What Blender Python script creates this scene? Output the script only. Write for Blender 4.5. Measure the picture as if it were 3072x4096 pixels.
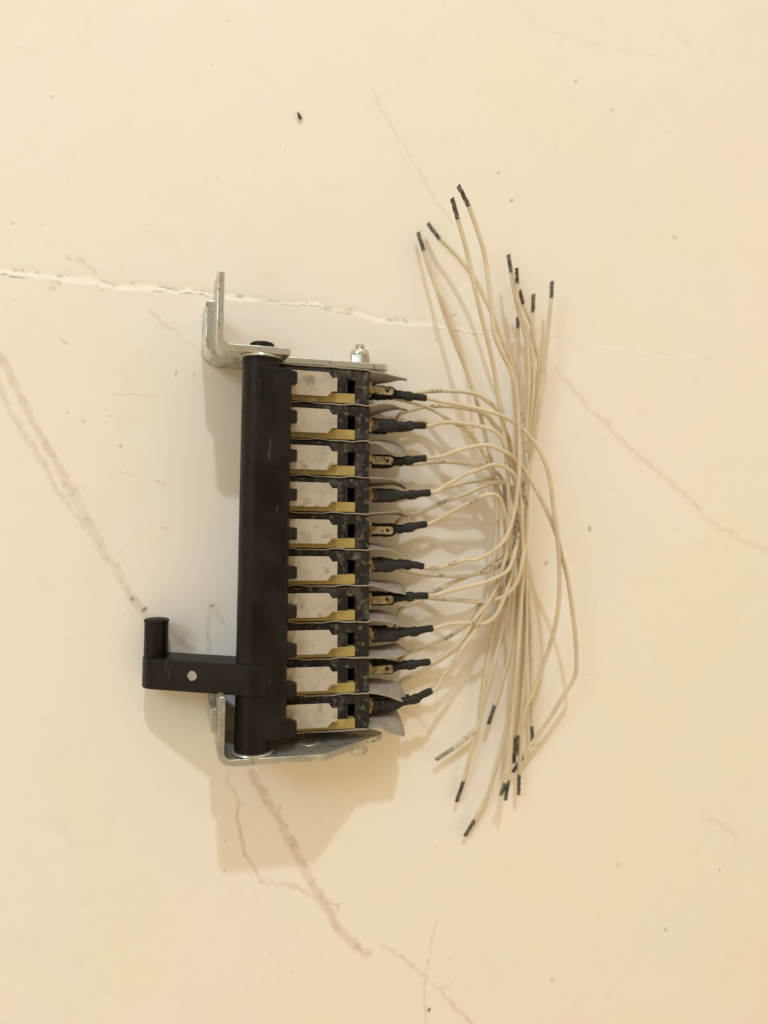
import bpy, bmesh, math, random
import numpy as np
from mathutils import Matrix, Vector

random.seed(7); rng = np.random.default_rng(11)
sc = bpy.context.scene
for o in list(bpy.data.objects): bpy.data.objects.remove(o)

MM = 0.001
F = 2835.0          # focal length in photo pixels (photo 3072 x 4096)
# The world is the tabletop's own frame (z up, z = 0 on the table). The phone was held a little askew:
# U, V, W are the world axes as seen from the camera, O the origin, all in camera-aligned millimetres.
H = 218.0
TILT, ROT = math.radians(14), math.radians(-1.25)
Rz = Matrix.Rotation(ROT, 3, 'Z')
U = Rz @ Vector((math.cos(TILT), 0, -math.sin(TILT)))
V = Rz @ Vector((0, 1, 0))
W = Rz @ Vector((math.sin(TILT), 0, math.cos(TILT)))
O = Vector(((1315-1536)/F*200, (2048-2115)/F*200, H-200))
LIFT = 16.0          # the top of the microswitches stands 16 mm above the table
RW_ = Matrix((U, V, W))

# ---------------------------------------------------------------- camera
cd = bpy.data.cameras.new('camera'); cam = bpy.data.objects.new('camera', cd)
sc.collection.objects.link(cam); sc.camera = cam
CAMP = RW_ @ (Vector((0, 0, H))-O)+Vector((0, 0, LIFT))
cam.matrix_world = Matrix.Translation(CAMP*MM) @ RW_.to_4x4()
cd.sensor_fit = 'HORIZONTAL'; cd.sensor_width = 7.434; cd.lens = 7.434*F/3072.0
cd.clip_start = 0.01; cd.clip_end = 20
cd.dof.use_dof = True; cd.dof.focus_distance = 0.197; cd.dof.aperture_fstop = 1.9

# ---------------------------------------------------------------- world and lamps
w = bpy.data.worlds.new('World'); sc.world = w; w.use_nodes = True
nt = w.node_tree; nt.nodes.clear()
out = nt.nodes.new('ShaderNodeOutputWorld'); bg = nt.nodes.new('ShaderNodeBackground')
tc = nt.nodes.new('ShaderNodeTexCoord'); sep = nt.nodes.new('ShaderNodeSeparateXYZ')
rp = nt.nodes.new('ShaderNodeValToRGB')
nt.links.new(tc.outputs['Generated'], sep.inputs[0]); nt.links.new(sep.outputs['Z'], rp.inputs[0])
cr = rp.color_ramp
cr.elements[0].position = 0.0; cr.elements[0].color = (0.45, 0.325, 0.178, 1)     # warm walls
cr.elements[1].position = 0.90; cr.elements[1].color = (0.30, 0.22, 0.125, 1)    # the person leaning over the table
e = cr.elements.new(0.40); e.color = (0.80, 0.59, 0.335, 1)                      # lit upper walls and ceiling
e = cr.elements.new(0.72); e.color = (1.0, 0.75, 0.445, 1)
nt.links.new(rp.outputs[0], bg.inputs[0]); bg.inputs[1].default_value = 1.27
nt.links.new(bg.outputs[0], out.inputs[0])

def area(name, loc, target, size, power, color, shape='DISK'):
    l = bpy.data.lights.new(name, 'AREA'); l.shape = shape; l.size = size; l.energy = power; l.color = color
    o = bpy.data.objects.new(name, l); sc.collection.objects.link(o); o.location = loc
    o.rotation_euler = (Vector(target)-Vector(loc)).to_track_quat('-Z', 'Y').to_euler()
    return o
area('key_lamp', (-0.09, 1.85, 1.21), (0, 0, 0), 0.080, 18.6, (0.76, 0.89, 1.0))
area('side_lamp', (-0.75, 0.5, 0.75), (0, 0, 0), 0.35, 3.4, (0.50, 0.78, 1.0))

sc.render.engine = 'CYCLES'
sc.view_settings.view_transform = 'Standard'; sc.view_settings.look = 'None'
sc.view_settings.exposure = 0.0; sc.view_settings.gamma = 1.0
sc.view_settings.use_curve_mapping = False

# ---------------------------------------------------------------- frames
BASE = Vector((-4, -8, 0))

def dev(px, py, wv=0.0):
    """ray of a photo pixel met with the plane w = wv of the switch bank -> (u, v, w)"""
    r = Vector(((px-1536)/F, (2048-py)/F, -1)); C = Vector((0, 0, H))
    t = (wv-(C-O).dot(W))/r.dot(W); q = C+t*r-O
    return Vector((q.dot(U), q.dot(V), wv))
def d2w(p): return Vector((p[0], p[1], p[2]+LIFT))
def px(x, y, z):
    """world point at height z seen at a photo pixel"""
    p = dev(x, y, z-LIFT); return Vector((p.x, p.y, z))
def toph(p):
    c = O+p[0]*U+p[1]*V+(p[2]-LIFT)*W; d = H-c.z; return 1536+c.x/d*F, 2048-c.y/d*F
DEV = Matrix.Translation((Vector((0, 0, LIFT))-BASE)*MM)

# ---------------------------------------------------------------- materials
def nd(nt, t, **k):
    n = nt.nodes.new(t)
    for a, b in k.items(): setattr(n, a, b)
    return n
def material(name, c1, c2=None, rough=0.5, rough2=None, metal=0.0, scale=300, detail=6, lo=0.4, hi=0.65,
             bump=0.0, bscale=900, spec=0.5, c3=None, s3=900, lo3=0.6, hi3=0.68, stretch=None, st3=None, trans=0.0, sss=0.0, attr=None):
    m = bpy.data.materials.new(name); m.use_nodes = True; nt = m.node_tree
    b = nt.nodes['Principled BSDF']; L = nt.links.new
    tc = nd(nt, 'ShaderNodeNewGeometry'); mp = nd(nt, 'ShaderNodeMapping'); L(tc.outputs['Position'], mp.inputs[0])
    if stretch: mp.inputs['Scale'].default_value = stretch
    n = nd(nt, 'ShaderNodeTexNoise'); n.inputs['Scale'].default_value = scale; n.inputs['Detail'].default_value = detail
    n.inputs['Roughness'].default_value = 0.62
    L(mp.outputs[0], n.inputs['Vector'])
    def rmp(src, lo, hi):
        r = nd(nt, 'ShaderNodeMapRange', interpolation_type='SMOOTHSTEP'); r.inputs[1].default_value = lo; r.inputs[2].default_value = hi
        L(src, r.inputs[0]); return r.outputs[0]
    def mix(f, a, bb):
        x = nd(nt, 'ShaderNodeMix', data_type='RGBA'); L(f, x.inputs[0])
        for s, v in ((6, a), (7, bb)):
            if isinstance(v, tuple): x.inputs[s].default_value = (*v, 1)
            else: L(v, x.inputs[s])
        return x.outputs[2]
    f = rmp(n.outputs[0], lo, hi)
    col = mix(f, c1, c2 or c1)
    if c3:
        n3 = nd(nt, 'ShaderNodeTexNoise'); n3.inputs['Scale'].default_value = s3; n3.inputs['Detail'].default_value = 5
        m3 = nd(nt, 'ShaderNodeMapping'); m3.inputs['Scale'].default_value = st3 or (1, 1, 1); L(tc.outputs['Position'], m3.inputs[0]); L(m3.outputs[0], n3.inputs['Vector'])
        col = mix(rmp(n3.outputs[0], lo3, hi3), col, c3)
    if attr:
        at = nd(nt, 'ShaderNodeAttribute', attribute_name='mark'); sp = nd(nt, 'ShaderNodeSeparateColor'); L(at.outputs['Color'], sp.inputs[0])
        for i, (cc, sN, a0, a1) in enumerate(attr):
            nn = nd(nt, 'ShaderNodeTexNoise'); nn.inputs['Scale'].default_value = sN; nn.inputs['Detail'].default_value = 3
            L(tc.outputs['Position'], nn.inputs['Vector'])
            mu = nd(nt, 'ShaderNodeMath', operation='MULTIPLY'); L(rmp(nn.outputs[0], a0, a1), mu.inputs[0]); L(sp.outputs[i], mu.inputs[1])
            col = mix(mu.outputs[0], col, cc)
    L(col, b.inputs['Base Color'])
    if rough2 is not None:
        r = nd(nt, 'ShaderNodeMapRange'); L(f, r.inputs[0]); r.inputs[3].default_value = rough; r.inputs[4].default_value = rough2
        L(r.outputs[0], b.inputs['Roughness'])
    else: b.inputs['Roughness'].default_value = rough
    b.inputs['Metallic'].default_value = metal; b.inputs['Specular IOR Level'].default_value = spec
    if trans: b.inputs['Transmission Weight'].default_value = trans
    if sss:
        b.inputs['Subsurface Weight'].default_value = sss; b.inputs['Subsurface Radius'].default_value = (1, .8, .5)
        b.inputs['Subsurface Scale'].default_value = 0.0006
    if bump:
        n2 = nd(nt, 'ShaderNodeTexNoise'); n2.inputs['Scale'].default_value = bscale; n2.inputs['Detail'].default_value = 4
        L(mp.outputs[0], n2.inputs['Vector'])
        bp = nd(nt, 'ShaderNodeBump'); bp.inputs['Strength'].default_value = 0.6; bp.inputs['Distance'].default_value = bump*MM
        L(n2.outputs[0], bp.inputs['Height']); L(bp.outputs[0], b.inputs['Normal'])
    return m

M = dict(
 plastic=material('black_plastic', (.0075, .006, .005), (.013, .011, .009), .34, .55, spec=.19, scale=90, lo=.35, hi=.7, bump=.02, bscale=2500, c3=(.055, .048, .04), s3=700, lo3=.645, hi3=.72, st3=(1, .16, 1)),
 housing=material('dusty_black_plastic', (.012, .0105, .009), (.058, .053, .045), .5, .85, spec=.3, scale=260, lo=.48, hi=.66, bump=.05, bscale=1500, c3=(.14, .13, .11), s3=560, lo3=.52, hi3=.76, stretch=(1, .55, 1)),
 nickel=material('dull_nickel_plate', (.61, .565, .495), (.43, .395, .335), .28, .5, metal=.45, scale=150, lo=.42, hi=.66, bump=.01, bscale=1200, c3=(.34, .29, .225), s3=260, lo3=.57, hi3=.72),
 yellow=material('mustard_plastic', (.35, .27, .085), (.29, .225, .07), .5, scale=200, bump=.01, bscale=1500, c3=(.43, .34, .14), s3=300),
 zinc=material('zinc_plated_steel', (.63, .635, .57), (.40, .405, .355), .22, .5, metal=.72, scale=210, lo=.4, hi=.68, bump=.03, bscale=1100, c3=(.25, .225, .17), s3=520, lo3=.60, hi3=.72),
 zincface=material('grimy_zinc_plate', (.62, .615, .54), (.34, .345, .30), .25, .55, metal=.72, scale=190, lo=.38, hi=.62, bump=.03, bscale=900, c3=(.22, .20, .15), s3=420, lo3=.57, hi3=.70, stretch=(.6, 1, 1)),
 paper=material('grey_fish_paper', (.32, .285, .24), (.25, .22, .18), .75, scale=200, bump=.02, bscale=1600, c3=(.25, .19, .13), s3=330, lo3=.63, hi3=.74),
 brass=material('tarnished_brass', (.42, .35, .205), (.24, .19, .115), .4, .75, metal=.4, scale=420, lo=.4, hi=.6, bump=.03, bscale=1800, c3=(.06, .042, .025), s3=900, lo3=.56, hi3=.66),
 sleeve=material('heat_shrink', (.011, .011, .0095), (.024, .024, .020), .55, .75, spec=.3, scale=330, bump=.06, bscale=900, c3=(.09, .105, .085), s3=800, lo3=.66, hi3=.74),
 mouth=material('brown_crimp_end', (.27, .21, .16), (.15, .11, .08), .7, scale=900, bump=.05, bscale=2000),
 wire=material('cream_silicone_insulation', (.63, .55, .395), (.55, .475, .33), .38, .5, scale=120, lo=.35, hi=.65, spec=.5, sss=.25,
               attr=((( .02, .018, .02), 2400, .50, .56), ((.20, .12, .075), 800, .47, .60))),
 tip=material('blackened_strand', (.15, .135, .11), (.06, .053, .043), .35, .6, metal=.4, scale=500, lo=.4, hi=.6, bump=.03, bscale=1200, c3=(.26, .225, .16), s3=900, lo3=.58, hi3=.70),
 silver=material('tinned_strand', (.50, .47, .42), (.20, .18, .16), .22, .4, metal=.5, scale=700),
 ink=material('pale_paint', (.36, .34, .30), (.28, .26, .23), .6, scale=800, bump=.03, bscale=2500),
 print=material('black_ink', (.02, .02, .025), rough=.6),
 dark=material('dark_void_plastic', (.004, .004, .004), rough=.8),
 crumb=material('dried_crumb', (.075, .018, .008), (.03, .010, .006), .6, scale=1500, bump=.1, bscale=3000),
 grit=material('grey_grit', (.10, .085, .06), (.05, .04, .03), .7, scale=1500, bump=.1, bscale=3000),
)

# ---------------------------------------------------------------- object helpers
def link(name, verts, faces, mat, parent=None, matrix=None, bevel=0, seg=2, smooth=True, ang=35):
    me = bpy.data.meshes.new(name); me.from_pydata([tuple(x*MM for x in v) for v in verts], [], faces)
    bm = bmesh.new(); bm.from_mesh(me); bmesh.ops.recalc_face_normals(bm, faces=bm.faces); bm.to_mesh(me); bm.free()
    if not bevel and smooth:
        for p in me.polygons: p.use_smooth = True
        me.set_sharp_from_angle(angle=math.radians(ang))
    if mat: me.materials.append(M[mat])
    o = bpy.data.objects.new(name, me); sc.collection.objects.link(o)
    if parent: o.parent = parent
    if matrix is not None: o.matrix_local = matrix
    if bevel:
        for p in me.polygons: p.use_smooth = True
        b = o.modifiers.new('bevel', 'BEVEL'); b.width = bevel*MM; b.segments = seg; b.limit_method = 'ANGLE'; b.angle_limit = math.radians(38)
        b.harden_normals = True
        me.set_sharp_from_angle(angle=math.radians(38))
    return o
class Geo:
    def __init__(s): s.v = []; s.f = []
    def prism(s, pts, lo, hi, fn):
        n = len(pts); b = len(s.v)
        for t in (lo, hi): s.v += [tuple(fn(a, c, t)) for a, c in pts]
        s.f.append(list(range(b, b+n))[::-1]); s.f.append(list(range(b+n, b+2*n)))
        for i in range(n): j = (i+1) % n; s.f.append((b+i, b+j, b+n+j, b+n+i))
        return s
    def box(s, u0, u1, v0, v1, w0, w1):
        return s.prism([(u0, v0), (u1, v0), (u1, v1), (u0, v1)], w0, w1, lambda a, c, t: (a, c, t))
    def lathe(s, prof, fn, n=32, cap=True):
        """prof: list of (radius, t); fn(x, y, t) -> point"""
        b = len(s.v)
        for r, t in prof:
            for i in range(n):
                a = 2*math.pi*i/n; s.v.append(tuple(fn(r*math.cos(a), r*math.sin(a), t)))
        for k in range(len(prof)-1):
            for i in range(n):
                j = (i+1) % n; s.f.append((b+k*n+i, b+k*n+j, b+(k+1)*n+j, b+(k+1)*n+i))
        if cap:
            s.f.append([b+i for i in range(n)][::-1]); s.f.append([b+(len(prof)-1)*n+i for i in range(n)])
        return s
    def rings(s, rings, cap=True):
        b = len(s.v); n = len(rings[0])
        for r in rings: s.v += [tuple(p) for p in r]
        for k in range(len(rings)-1):
            for i in range(n):
                j = (i+1) % n; s.f.append((b+k*n+i, b+k*n+j, b+(k+1)*n+j, b+(k+1)*n+i))
        if cap:
            s.f.append([b+i for i in range(n)][::-1]); s.f.append([b+(len(rings)-1)*n+i for i in range(n)])
        return s
    def out(s, name, mat, parent=None, matrix=None, **k): return link(name, s.v, s.f, mat, parent, matrix, **k)
def stadium(x0, x1, y0, y1, n=10, left=True, right=True):
    r = (y1-y0)/2; cy = (y0+y1)/2; p = []
    if right: p += [(x1-r+r*math.cos(a), cy+r*math.sin(a)) for a in np.linspace(-math.pi/2, math.pi/2, n)]
    else: p += [(x1, y0), (x1, y1)]
    if left: p += [(x0+r-r*math.cos(a), cy+r*math.sin(a)) for a in np.linspace(math.pi/2, -math.pi/2, n)]
    else: p += [(x0, y1), (x0, y0)]
    return p
uvw = lambda a, c, t: (a, c, t)          # outline in (u, v), extruded along w
uwv = lambda a, c, t: (a, t, c)          # outline in (u, w), extruded along v
vwu = lambda a, c, t: (t, a, c)          # outline in (v, w), extruded along u
def alongv(cu, cw): return lambda x, y, t: (cu+x, t, cw+y)

# ---------------------------------------------------------------- the tabletop (setting)
def axis(lo, hi, step, far): return np.concatenate((lo-(np.array(far[::-1], float)-far[0]+20), np.arange(lo, hi+step/2, step), hi+np.array(far, float)-far[0]+20))
xs = axis(-125, 175, .4, [200, 240, 320, 600]); ys = axis(-185, 200, .4, [220, 260, 360, 600])
nx, ny = len(xs), len(ys)
X, Y = np.meshgrid(xs, ys)
CX, CY, CZ = (O[k]+X*U[k]+Y*V[k]-LIFT*W[k] for k in range(3))
PX = 1536+CX/(H-CZ)*F; PY = 2048-CY/(H-CZ)*F           # photo coordinates, used only to draw the stains' outlines
def vnoise(x, y, s, seed):
    g = np.random.default_rng(seed).random((256, 256)); x = x/s; y = y/s
    xi = np.floor(x).astype(int); yi = np.floor(y).astype(int); fx = x-xi; fy = y-yi
    fx = fx*fx*(3-2*fx); fy = fy*fy*(3-2*fy)
    a = g[yi % 256, xi % 256]; b = g[yi % 256, (xi+1) % 256]; c = g[(yi+1) % 256, xi % 256]; d = g[(yi+1) % 256, (xi+1) % 256]
    return (a*(1-fx)+b*fx)*(1-fy)+(c*(1-fx)+d*fx)*fy
def fbm(x, y, s, seed): return sum(vnoise(x, y, s/2**k, seed+k)*.5**k for k in range(4))/1.875
N1 = fbm(PX, PY, 60, 1); N2 = fbm(PX, PY, 26, 9); N3 = fbm(PX, PY, 400, 21)
vein = np.zeros_like(PX); stain_shade = np.zeros_like(PX)
def sstep(a, b, x): t = np.clip((x-a)/(b-a), 0, 1); return t*t*(3-2*t)
def stroke(dst, pts, wd, st, rag=.8, soft=.35, warp=10):
    P = np.array(pts, float); m = wd+60
    mk = (PX > P[:, 0].min()-m) & (PX < P[:, 0].max()+m) & (PY > P[:, 1].min()-m) & (PY < P[:, 1].max()+m)
    ix = np.where(mk.any(0))[0]; iy = np.where(mk.any(1))[0]
    if not len(ix): return
    s = (slice(iy[0], iy[-1]+1), slice(ix[0], ix[-1]+1))
    qx = PX[s]+(N1[s]-.5)*warp*2; qy = PY[s]+(N2[s]-.5)*warp*2; best = np.full(qx.shape, 1e9); tt = np.zeros(qx.shape)
    for k in range(len(P)-1):
        a, b = P[k], P[k+1]; d = b-a; L2 = d@d
        t = np.clip(((qx-a[0])*d[0]+(qy-a[1])*d[1])/L2, 0, 1); dd = np.hypot(qx-a[0]-t*d[0], qy-a[1]-t*d[1])
        u = dd < best; best[u] = dd[u]; tt[u] = (k+t[u])/(len(P)-1)
    hw = wd/2*(1+rag*(N2[s]-.5)*2)
    v = (1-sstep(hw*(1-soft), hw*(1+soft)+3, best))*st*(.35+1.25*N2[s])
    edge = np.exp(-((best-hw)/2.5)**2)*st*.35
    v = v+edge*.3
    v *= sstep(0, .04, tt)*.7+.3
    dst[s] = np.maximum(dst[s], np.clip(v, 0, 1))
VE = [
 ([(-40,1330),(0,1414),(33,1490),(70,1571),(119,1669),(163,1745),(217,1832),(260,1897),(282,1951)], 26, .55),
 ([(282,1951),(325,2032),(380,2141),(434,2233),(477,2304)], 34, .42),
 ([(477,2304),(521,2385),(575,2445),(624,2488),(677,2519),(721,2555),(775,2595)], 26, .55),
 ([(-30,1480),(0,1555),(33,1636),(87,1723),(152,1826),(201,1908),(244,1978),(304,2060),(336,2108)], 20, .42),
 ([(840,2414),(843,2450),(837,2527),(829,2602)], 15, .42), ([(847,2418),(894,2490)], 20, .4),
 ([(993,3071),(1012,3095),(1041,3143),(1070,3201),(1099,3249),(1128,3297),(1152,3350),(1186,3408),(1210,3456),(1239,3519),(1272,3572),(1306,3625)], 30, .6),
 ([(1306,3625),(1325,3668),(1354,3721),(1403,3770),(1446,3799),(1472,3816)], 28, .6),
 ([(1306,3606),(1354,3620),(1352,3640)], 12, .5),
 ([(916,3071),(913,3128)], 8, .5), ([(935,3143),(945,3177),(959,3220)], 6, .5),
 ([(945,3177),(975,3225)], 5, .35), ([(905,3110),(945,3177)], 7, .3),
 ([(959,3220),(949,3278),(954,3331),(969,3374),(993,3427),(1017,3471),(1046,3529)], 11, .6),
 ([(1046,3529),(1070,3529),(1137,3538),(1186,3553),(1248,3582),(1287,3611)], 15, .38),
 ([(2199,1461),(2271,1533),(2344,1615),(2452,1723),(2561,1832),(2651,1904),(2778,2004),(2859,2094),(2949,2148),(3100,2215)], 16, .32),
 ([(1480,340),(1537,444),(1593,537),(1648,648),(1722,759),(1806,889)], 7, .3),
 ([(1519,3777),(1595,3825),(1690,3900),(1765,3957),(1832,4043),(1900,4120)], 12, .42),
 ([(1751,3682),(1723,3806),(1704,3910),(1699,4120)], 7, .4), ([(1745,3960),(1790,3950),(1812,3935)], 7, .3),
 ([(2808,3256),(2893,3303),(2960,3355)], 14, .25),
 ([(597,1244),(651,1293),(694,1320)], 13, .38), ([(694,1320),(760,1374),(803,1418)], 8, .28),
 ([(262,1024),(283,1030)], 14, .6), ([(304,1038),(347,1060),(385,1087)], 12, .36),
 ([(1735,2583),(1749,2665),(1749,2786),(1735,2882)], 12, .25), ([(1648,2439),(1680,2496)], 18, .25),
 ([(1607,2836),(1656,2869),(1721,2923)], 18, .38),
 ([(2055,-20),(2100,60),(2150,115)], 12, .16), ([(2150,115),(2450,190),(2700,240)], 6, .14),
 ([(2640,60),(2700,110),(2760,180)], 6, .15),
 ([(460,1578),(540,1580),(630,1588)], 6, .3), ([(205,1120),(240,1135)], 9, .6), ([(195,1150),(222,1158)], 13, .5),
 ([(385,1140),(415,1160)], 12, .5), ([(430,1142),(470,1150)], 12, .35), ([(246,1358),(270,1375)], 9, .6),
 ([(630,1922),(660,1935)], 5, .8), ([(470,1880),(550,1905)], 4, .3), ([(635,2105),(680,2130)], 4, .35),
 ([(1380,1238),(1398,1242)], 24, .6), ([(770,1154),(785,1160)], 6, .8), ([(958,1180),(982,1183)], 10, .45), ([(1040,1200),(1062,1204)], 8, .7),
 ([(1040,3760),(1100,3830),(1215,3945)], 4, .18), ([(1180,3700),(1195,3770)], 3, .25),
 ([(2100,2620),(2350,2700),(2700,2850)], 5, .12), ([(2140,2560),(2300,2610)], 5, .10),
]
for p, wd, st in VE: stroke(vein, p, wd, st*.82, rag=.3, soft=.55, warp=14)
SP = [(52,892,7),(598,897,4),(487,1063,4),(530,1131,4),(704,1500,5),(776,1500,4),(272,1651,5),(334,1685,4),(482,1785,6),(255,1942,5),(706,1490,4),(440,1665,3),
      (2186,2253,8),(2360,2115,11),(2700,948,11),(2305,322,7),(2450,438,7),(2048,800,7),(1995,690,5),(206,385,6),(915,80,4),(850,255,3),(1140,600,3),(868,710,3),
      (2665,3720,7),(1800,3835,4),(1480,2790,4),(1650,2075,9),(1700,2070,6),(1746,1360,6),(900,3480,4),(952,3553,4),(901,3366,4),(1012,3140,4),(1820,1260,8),
      (1748,3390,4),(1120,3230,5),(2150,2980,5),(500,2460,3),(640,2545,3),(846,2423,8),(578,2438,13),(528,2395,9),(2880,3480,7),(2475,3460,6),(2210,3920,6),(826,2100,4)]
for _ in range(170): SP.append((rng.uniform(0, 3072), rng.uniform(0, 4096), rng.choice([2.5, 2.5, 3, 4, 6])))
for k, (a, b, r) in enumerate(SP):
    mk = (abs(PX-a) < r*3+8) & (abs(PY-b) < r*3+8); ix = np.where(mk.any(0))[0]; iy = np.where(mk.any(1))[0]
    if not len(ix): continue
    s = (slice(iy[0], iy[-1]+1), slice(ix[0], ix[-1]+1)); an = rng.uniform(0, 3.14); c, sn = math.cos(an), math.sin(an)
    dx = PX[s]-a; dy = PY[s]-b; q = np.hypot((dx*c+dy*sn)/1.0, (-dx*sn+dy*c)*1.9)
    stain_shade[s] = np.maximum(stain_shade[s], (1-sstep(r*.5, r*1.4+2, q))*(rng.uniform(.3, .75) if k < 46 else rng.uniform(.03, .2)))
# the seam: an edge of filler that steps up to the lower slab, fading out to the right
SEAM = np.array([(-400,1040),(0,1076),(70,1079),(163,1095),(217,1100),(271,1098),(336,1108),(380,1125),(461,1138),(532,1142),(651,1149),(760,1160),(819,1168),(902,1177),
        (1016,1197),(1146,1209),(1212,1216),(1270,1214),(1333,1237),(1407,1245),(1481,1268),(1537,1278),(1640,1289),(1739,1297),(1830,1318),(1899,1328),(2022,1332),(2208,1352),(2452,1389),(2633,1416),(2859,1434),(3072,1452),(3600,1500)], float)
SEAM2 = np.array([(-400,1080),(0,1103),(60,1119),(130,1127),(260,1144),(407,1163),(543,1171),(680,1176),(803,1184),(902,1208),(960,1222),(1040,1208),(1146,1222),(1260,1228),(1333,1250),(1407,1262),(1500,1290),(1640,1310),(1770,1318),(1899,1338),(2022,1342),(2208,1360),(3600,1500)], float)
jit = (vnoise(PX, PY*0, 16, 51)-.5)*9+(vnoise(PX, PY*0, 50, 52)-.5)*8
s1 = np.interp(PX, SEAM[:, 0], SEAM[:, 1])+jit; s2 = np.interp(PX, SEAM2[:, 0], SEAM2[:, 1])+(vnoise(PX, PY*0, 22, 57)-.5)*10
s2 = np.maximum(s1+(s2-s1)*.72, s1+5)
amp = 1-sstep(1500, 2300, PX)*.74
hgt = amp*(.34*sstep(-1, 1, (PY-s1)/(s2-s1)*2-1)-.10*np.exp(-((PY-s1+9)/9)**2)+.05*np.exp(-((PY-s2)/9)**2)*(.3+N2))
hgt -= amp*.16*np.exp(-((PY-s2)/2.6)**2)*sstep(.42, .6, fbm(PX, PY*0, 130, 77))
hgt += (N3-.5)*.25+(N1-.5)*.015
far = np.clip(1-np.maximum(abs(X-25)-155, 0)/20, 0, 1); hgt = hgt*far-.42*0
seam_shade = amp*np.exp(-((PY-s1+2)/4)**2)*sstep(.5, .75, fbm(PX, PY*0, 60, 91))*.6  # shade above the seam step, painted in as dark patches
crackline = amp*np.exp(-((PY-s2)/2.2)**2)*sstep(.45, .65, fbm(PX, PY*0, 130, 77))*.7
stain_shade = np.maximum(stain_shade, np.maximum(seam_shade, crackline)); seam_light = amp*sstep(-1, 0, (PY-s1)/8)*(1-sstep(0, 1, (PY-s2)/8))  # light on the seam's slope is painted in as a paler band
hgt -= .34                                                    # the lower slab is the datum: its top lies near z = 0
co = np.stack((X, Y, hgt), -1).reshape(-1, 3).astype(np.float32)*MM
idx = np.arange(nx*ny).reshape(ny, nx); q = np.stack((idx[:-1, :-1], idx[:-1, 1:], idx[1:, 1:], idx[1:, :-1]), -1).reshape(-1, 4)
me = bpy.data.meshes.new('tabletop'); me.vertices.add(len(co)); me.vertices.foreach_set('co', co.ravel())
me.loops.add(q.size); me.loops.foreach_set('vertex_index', q.ravel().astype(np.int32)); me.polygons.add(len(q))
me.polygons.foreach_set('loop_start', (np.arange(len(q))*4).astype(np.int32)); me.polygons.foreach_set('loop_total', np.full(len(q), 4, np.int32))
me.polygons.foreach_set('use_smooth', np.ones(len(q), bool)); me.update(calc_edges=True)
ca = me.color_attributes.new('wear_light', 'FLOAT_COLOR', 'POINT')
ca.data.foreach_set('color', np.stack((vein, stain_shade, seam_light, np.ones_like(vein)), -1).reshape(-1).astype(np.float32))
top = bpy.data.objects.new('tabletop', me); sc.collection.objects.link(top); top['kind'] = 'structure'
top['label'] = 'off-white marbled tabletop with faint veins and a chipped seam across it'
m = bpy.data.materials.new('off_white_stone'); m.use_nodes = True; nt = m.node_tree; b = nt.nodes['Principled BSDF']; L = nt.links.new
tc = nd(nt, 'ShaderNodeTexCoord'); at = nd(nt, 'ShaderNodeAttribute', attribute_name='wear_light'); sp = nd(nt, 'ShaderNodeSeparateColor'); L(at.outputs['Color'], sp.inputs[0])
def nz(scale, detail=6, rough=.6, dist=0):
    n = nd(nt, 'ShaderNodeTexNoise'); n.inputs['Scale'].default_value = scale; n.inputs['Detail'].default_value = detail; n.inputs['Roughness'].default_value = rough
    n.inputs['Distortion'].default_value = dist; L(tc.outputs['Object'], n.inputs['Vector']); return n.outputs[0]
def mr(src, a, b_, c=0., d=1.):
    r = nd(nt, 'ShaderNodeMapRange', interpolation_type='SMOOTHSTEP'); L(src, r.inputs[0])
    for i, v in enumerate((a, b_, c, d)): r.inputs[1+i].default_value = v
    return r.outputs[0]
def mx(f, a, c):
    x = nd(nt, 'ShaderNodeMix', data_type='RGBA')
    if isinstance(f, float): x.inputs[0].default_value = f
    else: L(f, x.inputs[0])
    for s, v in ((6, a), (7, c)):
        if isinstance(v, tuple): x.inputs[s].default_value = (*v, 1)
        else: L(v, x.inputs[s])
    return x.outputs[2]
def mul(a, c):
    x = nd(nt, 'ShaderNodeMath', operation='MULTIPLY'); L(a, x.inputs[0])
    if isinstance(c, float): x.inputs[1].default_value = c
    else: L(c, x.inputs[1])
    return x.outputs[0]
col = mx(mr(nz(9, 3), .35, .65), (.80, .755, .70), (.785, .76, .685))
col = mx(mul(mr(nz(38, 5), .5, .72), .35), col, (.79, .715, .655))
col = mx(mul(mr(nz(22, 3, dist=.6), .48, .66), .6), col, (.80, .755, .645))
col = mx(mul(mr(nz(150, 5), .56, .70), .22), col, (.72, .66, .585))
col = mx(mul(mr(nz(700, 2), .62, .75), .10), col, (.62, .55, .45))
col = mx(sp.outputs[0], col, (.57, .465, .37))
col = mx(mul(mul(sp.outputs[0], mr(nz(420, 4), .52, .66)), .55), col, (.42, .35, .29))
col = mx(mul(sp.outputs[2], .12), col, (.86, .82, .76))  # paler colour for the light painted along the seam
col = mx(sp.outputs[1], col, (.13, .085, .055))
L(col, b.inputs['Base Color'])
b.inputs['Specular IOR Level'].default_value = .22
rr = mr(nz(60, 4), .35, .7, .42, .6); L(rr, b.inputs['Roughness'])
bp = nd(nt, 'ShaderNodeBump'); bp.inputs['Strength'].default_value = .8; bp.inputs['Distance'].default_value = .00012
hm = nd(nt, 'ShaderNodeMath', operation='MULTIPLY_ADD'); L(nz(900, 4, .7), hm.inputs[0]); hm.inputs[1].default_value = .35; L(nz(110, 5), hm.inputs[2]); L(hm.outputs[0], bp.inputs['Height']); L(bp.outputs[0], b.inputs['Normal'])
me.materials.append(m)

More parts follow.
